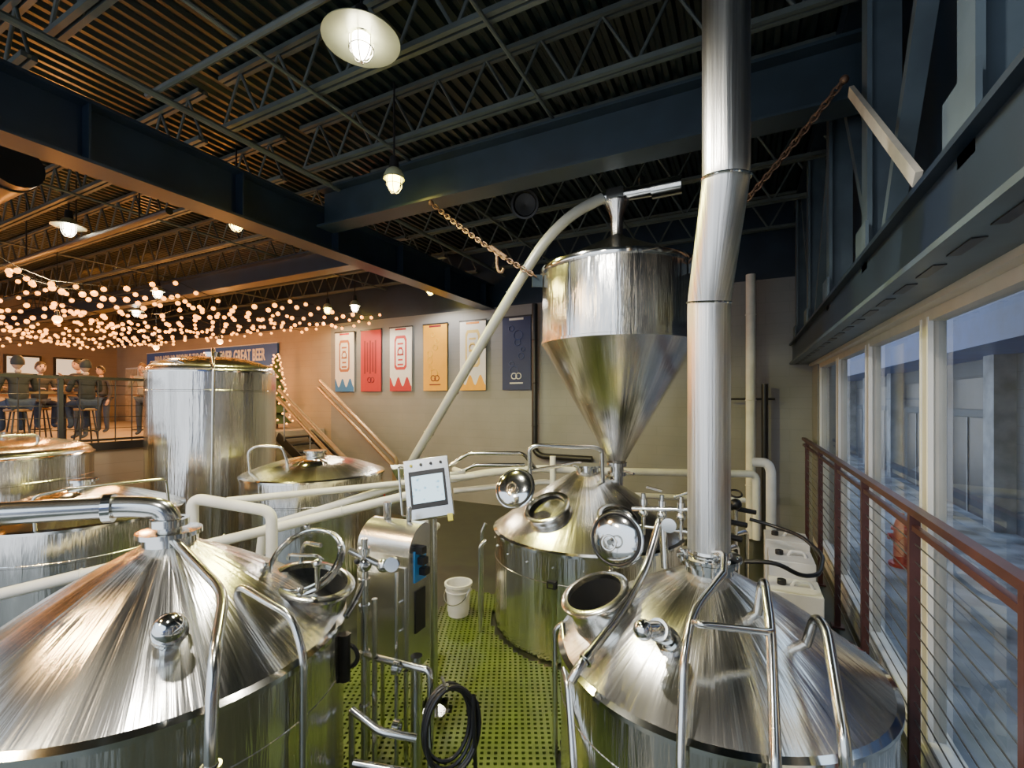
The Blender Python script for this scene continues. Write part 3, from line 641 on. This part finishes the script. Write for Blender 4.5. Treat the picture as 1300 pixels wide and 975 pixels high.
M_pic=emis('self_glowing_picture',(.9,.75,.5),1.0)  # picture faces emit their own glow in place of light falling on them
for k in range(8):
    b=MB('framed_picture',[M_black,M_pic],(-23.95,-1+k*1.35,3.9)); b.box((-23.97,-1+k*1.35,3.9),(.05,1.0,.75),0); b.box((-23.94,-1+k*1.35,3.9),(.02,.86,.61),1); b.build(smooth=False)
b=MB('door_1',[M_wood,M_wtrim],(-22.5,9.9,2.8)); b.box((-22.6,9.95,2.84),(1.0,.08,2.2),1); b.box((-22.6,9.90,2.82),(.86,.06,2.1),0); b.build(smooth=False)
# ------------------------------------------------------------------ string lights
bulb=emis('warm_bulb',(1.0,.34,.03),6.5)
b=MB('string_lights',[M_black,bulb],(-14,5,4.8))
for k in range(25):
    x0=-8.9-k*.58; a=Vector((x0,9.55,5.0-.05*(k%3))); c=Vector((x0-.5,-.5,4.75-.08*(k%2))); n=29; pts=[]
    for i in range(n+1):
        t=i/n; s2=(t*4+.13*k)%1; p=a.lerp(c,t); p.z-=(.14+.34*t)*4*s2*(1-s2)+.12*random.random(); p.x+=.2*math.sin(t*9+k); p.y+=.10*random.random(); pts.append(p)
    b.tube(pts,.006,0,4)
    for p in pts: b.sphere(p-Vector((0,0,.05)),.036+.018*random.random(),1,6,4)
b.build()
gb=emis('garland_bulb',(1,.40,.06),7)
b=MB('lit_christmas_tree',[mat('pine_needles',(.03,.06,.02),0,.8,.3,20),gb,M_top],(-12.6,9.2,1.74))
for k in range(6): b.lathe([(.001,1.9+k*.33+.5),(.42-k*.06,1.9+k*.33),(.001,1.95+k*.33)],(-12.6,9.2,0),seg=18,mi=0)
b.tube([(-12.6,9.2,1.75),(-12.6,9.2,2.0)],.05,2,8)
for k in range(90):
    t=k/90; a=k*2.4; r=(.45-.38*t); b.sphere((-12.6+r*math.cos(a),9.2+r*math.sin(a),1.9+2.1*t),.028,1,6,4)
b.build()
# ------------------------------------------------------------------ people
skin=mat('skin',(.55,.33,.24),0,.5,.06,8); hairD=mat('dark_hair',(.02,.014,.01),0,.6,.3,30); hairB=mat('brown_hair',(.09,.045,.02),0,.6,.3,30)
denim=mat('denim',(.03,.045,.09),0,.8,.2,20); eyeM=mat('eye_dark',(.01,.01,.01),0,.2,.01,3)
def skinmesh(name,verts,edges,rad,root,m,parent,lv=2):
    me=bpy.data.meshes.new(name); me.from_pydata(verts,edges,[]); o=bpy.data.objects.new(name,me); COL.objects.link(o)
    s=o.modifiers.new('skin','SKIN'); s.use_smooth_shade=True
    for i,r in enumerate(rad):
        r=r if isinstance(r,tuple) else (r,r); me.skin_vertices[0].data[i].radius=r; me.skin_vertices[0].data[i].use_root=(i==root)
    d=o.modifiers.new('sub','SUBSURF'); d.levels=lv; d.render_levels=lv; me.materials.append(m); o.parent=parent; return o
def person(x,y,z,face,shirt,hair,arms='table',cap=None,lean=.05,seated=False):
    e=bpy.data.objects.new('bar_patron',None); COL.objects.link(e); e.location=(x,y,z); e.rotation_euler=(0,0,face-PI/2) # local +Y is front
    sm=mat('shirt_%d'%len(bpy.data.materials),shirt,0,.85,.15,20)
    hp=.92 if not seated else .80; f=lean
    V=[(0,0,hp),(0,.01+f*.3,hp+.22),(0,f*.7,hp+.42),(0,f,hp+.53)]
    sh=hp+.47
    ar=[]
    for s in(-1,1):
        if arms=='table': ar.append([(s*.18,f,sh),(s*.24,.05+f,sh-.24),(s*.13,.28+f,sh-.20)])
        elif arms=='drink' and s==1: ar.append([(s*.18,f,sh),(s*.26,.10+f,sh-.24),(s*.12,.26+f,sh-.05)])
        elif arms=='drink': ar.append([(s*.18,f,sh),(s*.24,.03+f,sh-.27),(s*.14,.27+f,sh-.24)])
        else: ar.append([(s*.18,f,sh),(s*.23,f-.02,sh-.29),(s*.22,f+.06,sh-.53)])
    E=[(0,1),(1,2),(2,3)]; R=[(.15,.11),(.135,.10),(.15,.10),(.06,.06)]
    for A in ar:
        b0=len(V); V+=A; E+=[(2,b0),(b0,b0+1),(b0+1,b0+2)]; R+=[.062,.048,.034]
    skinmesh('torso',V,E,R,0,sm,e)
    V=[(0,0,hp+.02)];E=[];R=[(.15,.11)]
    for s in(-1,1):
        b0=len(V)
        if seated: V+=[(s*.10,.02,hp-.01),(s*.13,.36,hp-.02),(s*.12,.28,hp-.42),(s*.12,.38,hp-.46)]
        else: V+=[(s*.095,0,hp-.06),(s*.10,.02,.49),(s*.10,-.01,.09),(s*.11,.13,.045)]
        E+=[(0,b0),(b0,b0+1),(b0+1,b0+2),(b0+2,b0+3)]; R+=[.085,.065,.045,.038]
    skinmesh('legs',V,E,R,0,denim,e)
    skinmesh('neck',[(0,f,hp+.50),(0,f+.01,hp+.60)],[(0,1)],[.052,.05],0,skin,e)
    for A,s in zip(ar,(-1,1)):
        w=Vector(A[2]); d=(w-Vector(A[1])).normalized(); side=Vector((1,0,0)) ; up=d.cross(side).normalized()
        if arms=='down': side=Vector((0,1,0))
        side=(side-d*side.dot(d)).normalized(); up=side.cross(d)
        V=[w-d*.02,w+d*.05];E=[(0,1)];R=[.026,(.034,.018)]
        for k,(o_,l) in enumerate(((-.03,.055),(-.01,.07),(.01,.065),(.03,.05))):
            b0=len(V); p=w+d*.085+side*o_; V+=[p,p+d*l*.6-up*.008,p+d*l-up*.03]; E+=[(1,b0),(b0,b0+1),(b0+1,b0+2)]; R+=[.0095,.009,.0075]
        b0=len(V); V+=[w+d*.045-side*s*.035,w+d*.08-side*s*.055]; E+=[(1,b0),(b0,b0+1)]; R+=[.011,.009]
        skinmesh('hand',V,E,R,0,skin,e,1)
    hc=Vector((0,f+.03,hp+.70)); b=MB('head',[skin,hair,eyeM,cap or hair],(0,0,0)); n1,n2=20,14
    vs=[];fs=[]
    for i in range(n2+1):
        ph=PI*i/n2
        for k in range(n1):
            a=2*PI*k/n1; dx,dy,dz=math.sin(ph)*math.cos(a),math.sin(ph)*math.sin(a),math.cos(ph)
            j=1-.28*max(0,-dz)**1.5
            vs.append(hc+Vector((.078*dx*j,.098*dy*(1-.12*max(0,-dz))+(.012 if dz<-.3 and dy>0 else 0),.120*dz)))
    for i in range(n2):
        for k in range(n1): fs.append((i*n1+k,(i+1)*n1+k,(i+1)*n1+(k+1)%n1,i*n1+(k+1)%n1))
    b.add(vs,fs,0)
    b.tube([hc+Vector((0,.092,.012)),hc+Vector((0,.112,-.022)),hc+Vector((0,.098,-.03))],[.008,.015,.012],0,8)
    for s in(-1,1):
        b.sphere(hc+Vector((s*.03,.088,.012)),.010,2,8,6); b.sphere(hc+Vector((s*.078,0,-.005)),.024,0,10,6,(.4,.7,1)); b.bar(hc+Vector((s*.045,.088,.034)),hc+Vector((s*.016,.093,.034)),.006,.006,1)
    b.bar(hc+Vector((-.022,.095,-.055)),hc+Vector((.022,.095,-.055)),.006,.008,2)
    vs=[];fs=[]
    for i in range(8):
        ph=PI*.60*i/7
        for k in range(n1):
            a=2*PI*k/n1; fr=max(0,math.sin(a)); p2=ph*(1-.42*fr); vs.append(hc+Vector((.088*math.sin(p2)*math.cos(a),.108*math.sin(p2)*math.sin(a)-.006,.131*math.cos(p2))))
    for i in range(7):
        for k in range(n1): fs.append((i*n1+k,(i+1)*n1+k,(i+1)*n1+(k+1)%n1,i*n1+(k+1)%n1))
    b.add(vs,fs,3 if cap else 1)
    if cap: b.lathe([(.001,.0),(.09,.0),(.09,.008),(.001,.008)],hc+Vector((0,.10,.055)),(0,-.15,1),20,3,.8,.8)
    b.build(angle=60,parent=e)
    return e
DZ=1.745; capb=mat('black_cap',(.02,.02,.025),0,.7,.1,9)
blk=(.03,.03,.033)
person(-11.03,3.22,DZ,math.radians(180),blk,hairD,'table',capb,.04,True)
person(-11.0,4.12,DZ,math.radians(182),(.02,.022,.03),hairD,'table',capb,.04,True)
person(-12.46,3.92,DZ,math.radians(0),(.03,.03,.035),hairD,'table',None,.04,True)
person(-12.46,3.15,DZ,math.radians(0),blk,hairB,'table',None,.04,True)
person(-12.95,4.75,DZ,math.radians(-70),blk,hairD,'drink')
person(-13.0,5.95,DZ,math.radians(-50),(.30,.28,.25),hairB,'drink')
person(-14.9,5.9,DZ,math.radians(-60),(.05,.05,.06),hairD,'down')
# ------------------------------------------------------------------ lamps
lampglow=emis('lamp_glass_white',(1,.90,.68),40); lampyel=emis('lamp_glass_yellow',(1,.80,.12),40)
shade=mat('lamp_shade_enamel',(.40,.43,.30),.3,.35,.1,4)
def light(name,loc,e,col,rad=.08,typ='SPOT'):
    l=bpy.data.lights.new(name,typ); l.energy=e; l.color=col; l.shadow_soft_size=rad
    if typ=='SPOT': l.spot_size=math.radians(168); l.spot_blend=.35
    o=bpy.data.objects.new(name,l); COL.objects.link(o); o.location=loc; return o
def highbay(x,y,z,e,col,gl,R=.26):
    b=MB('high_bay_lamp',[shade,gl,M_black,M_pipe],(x,y,z))
    b.lathe([(.05,z+.12),(.09,z+.09),(.12,z+.03),(R,z-.0),(R+.005,z-.012),(R-.01,z-.01),(.11,z+.01),(.04,z+.09)],(x,y,0),seg=40,mi=0)
    b.lathe([(.001,z+.02),(.07,z+.02),(.075,z-.06),(.06,z-.12),(.03,z-.145),(.001,z-.15)],(x,y,0),seg=24,mi=1)
    for k in range(6):
        a=k*PI/3; ca,sa=math.cos(a),math.sin(a)
        b.tube([(x+.095*ca,y+.095*sa,z+.01),(x+.095*ca,y+.095*sa,z-.09),(x+.05*ca,y+.05*sa,z-.17),(x,y,z-.18)],.005,3,6,fil=.03)
    b.torus((x,y,z-.08),.096,.005,(0,0,1),3,24,6)
    b.lathe([(.001,z+.25),(.05,z+.25),(.06,z+.12),(.001,z+.12)],(x,y,0),seg=20,mi=2); b.tube([(x,y,z+.25),(x,y,ZD)],.012,2,8)
    o=b.build(angle=50)
    l=light('high_bay_light',(x,y,z-.30),e,col,.12); l.parent=o; l.location=(0,0,-.30)
highbay(-2.75,2.76,5.5,450,(1,.95,.80),lampglow,.30)
highbay(-3.74,4.28,5.25,500,(1,.92,.22),lampyel,.12)
highbay(-9.7,3.4,5.4,380,(1,.68,.30),lampglow,.22)
highbay(-6.8,4.3,5.3,420,(1,.86,.22),lampyel,.13)
highbay(-9.0,8.8,5.05,200,(1,.84,.60),lampglow,.13)
highbay(-6.9,9.2,5.35,150,(1,.93,.82),lampyel,.13)
highbay(-10.5,9.25,5.2,130,(1,.70,.36),lampyel,.12)
highbay(-12.4,5.95,5.18,300,(1,.46,.12),lampglow,.14)
highbay(-15.5,6.9,5.15,500,(1,.44,.11),lampglow,.18)
highbay(-19,5,5.15,600,(1,.44,.11),lampglow,.18)
highbay(-1.6,.2,5.5,380,(1,.95,.85),lampglow,.27)
highbay(-5.0,-.5,5.3,480,(1,.62,.24),lampglow,.27)  # this and the next: unseen lamps added for bright reflections on the cones
highbay(-4.2,-2.4,5.3,350,(1,.85,.6),lampglow,.27)
globe=emis('added_pendant_globe',(1,.45,.10),9)  # pendants below are added to lift the warm glow on the taproom ceiling
for x,y in ((-11.75,3.95),(-14.6,3.2),(-15.5,7.4),(-12.4,7.4)):
    z=4.15; b=MB('added_pendant_lamp',[globe,M_black],(x,y,z)); b.sphere((x,y,z),.075,0,16,10); b.lathe([(.001,.16),(.03,.16),(.045,.06),(.001,.06)],(x,y,z),seg=16,mi=1); b.tube([(x,y,z+.15),(x,y,ZD)],.006,1,6)
    o=b.build(); l=light('added_pendant_light',(0,0,0),130,(1,.36,.06),.08,'POINT'); l.parent=o; l.location=(0,0,-.18)
# ------------------------------------------------------------------ world & camera
w=bpy.data.worlds.new('sky'); bpy.context.scene.world=w; w.use_nodes=True; nt=w.node_tree; bg=nt.nodes['Background']
tcw=nt.nodes.new('ShaderNodeTexCoord'); sp=nt.nodes.new('ShaderNodeSeparateXYZ'); nt.links.new(tcw.outputs['Generated'],sp.inputs[0])
rw=nt.nodes.new('ShaderNodeValToRGB'); rw.color_ramp.elements[0].position=0.0; rw.color_ramp.elements[0].color=(.60,.65,.72,1); rw.color_ramp.elements[1].position=.6; rw.color_ramp.elements[1].color=(.66,.82,1.0,1)
nt.links.new(sp.outputs['Z'],rw.inputs['Fac']); nt.links.new(rw.outputs['Color'],bg.inputs[0]); bg.inputs[1].default_value=2.6
cam=bpy.data.cameras.new('camera'); co=bpy.data.objects.new('camera',cam); COL.objects.link(co)
cam.sensor_width=36; cam.lens=585/1300*36; cam.shift_y=20.5/1300; cam.clip_start=.02; cam.clip_end=200
co.location=(0,0,2.6); co.rotation_euler=(PI/2,0,math.radians(26.8)); bpy.context.scene.camera=co
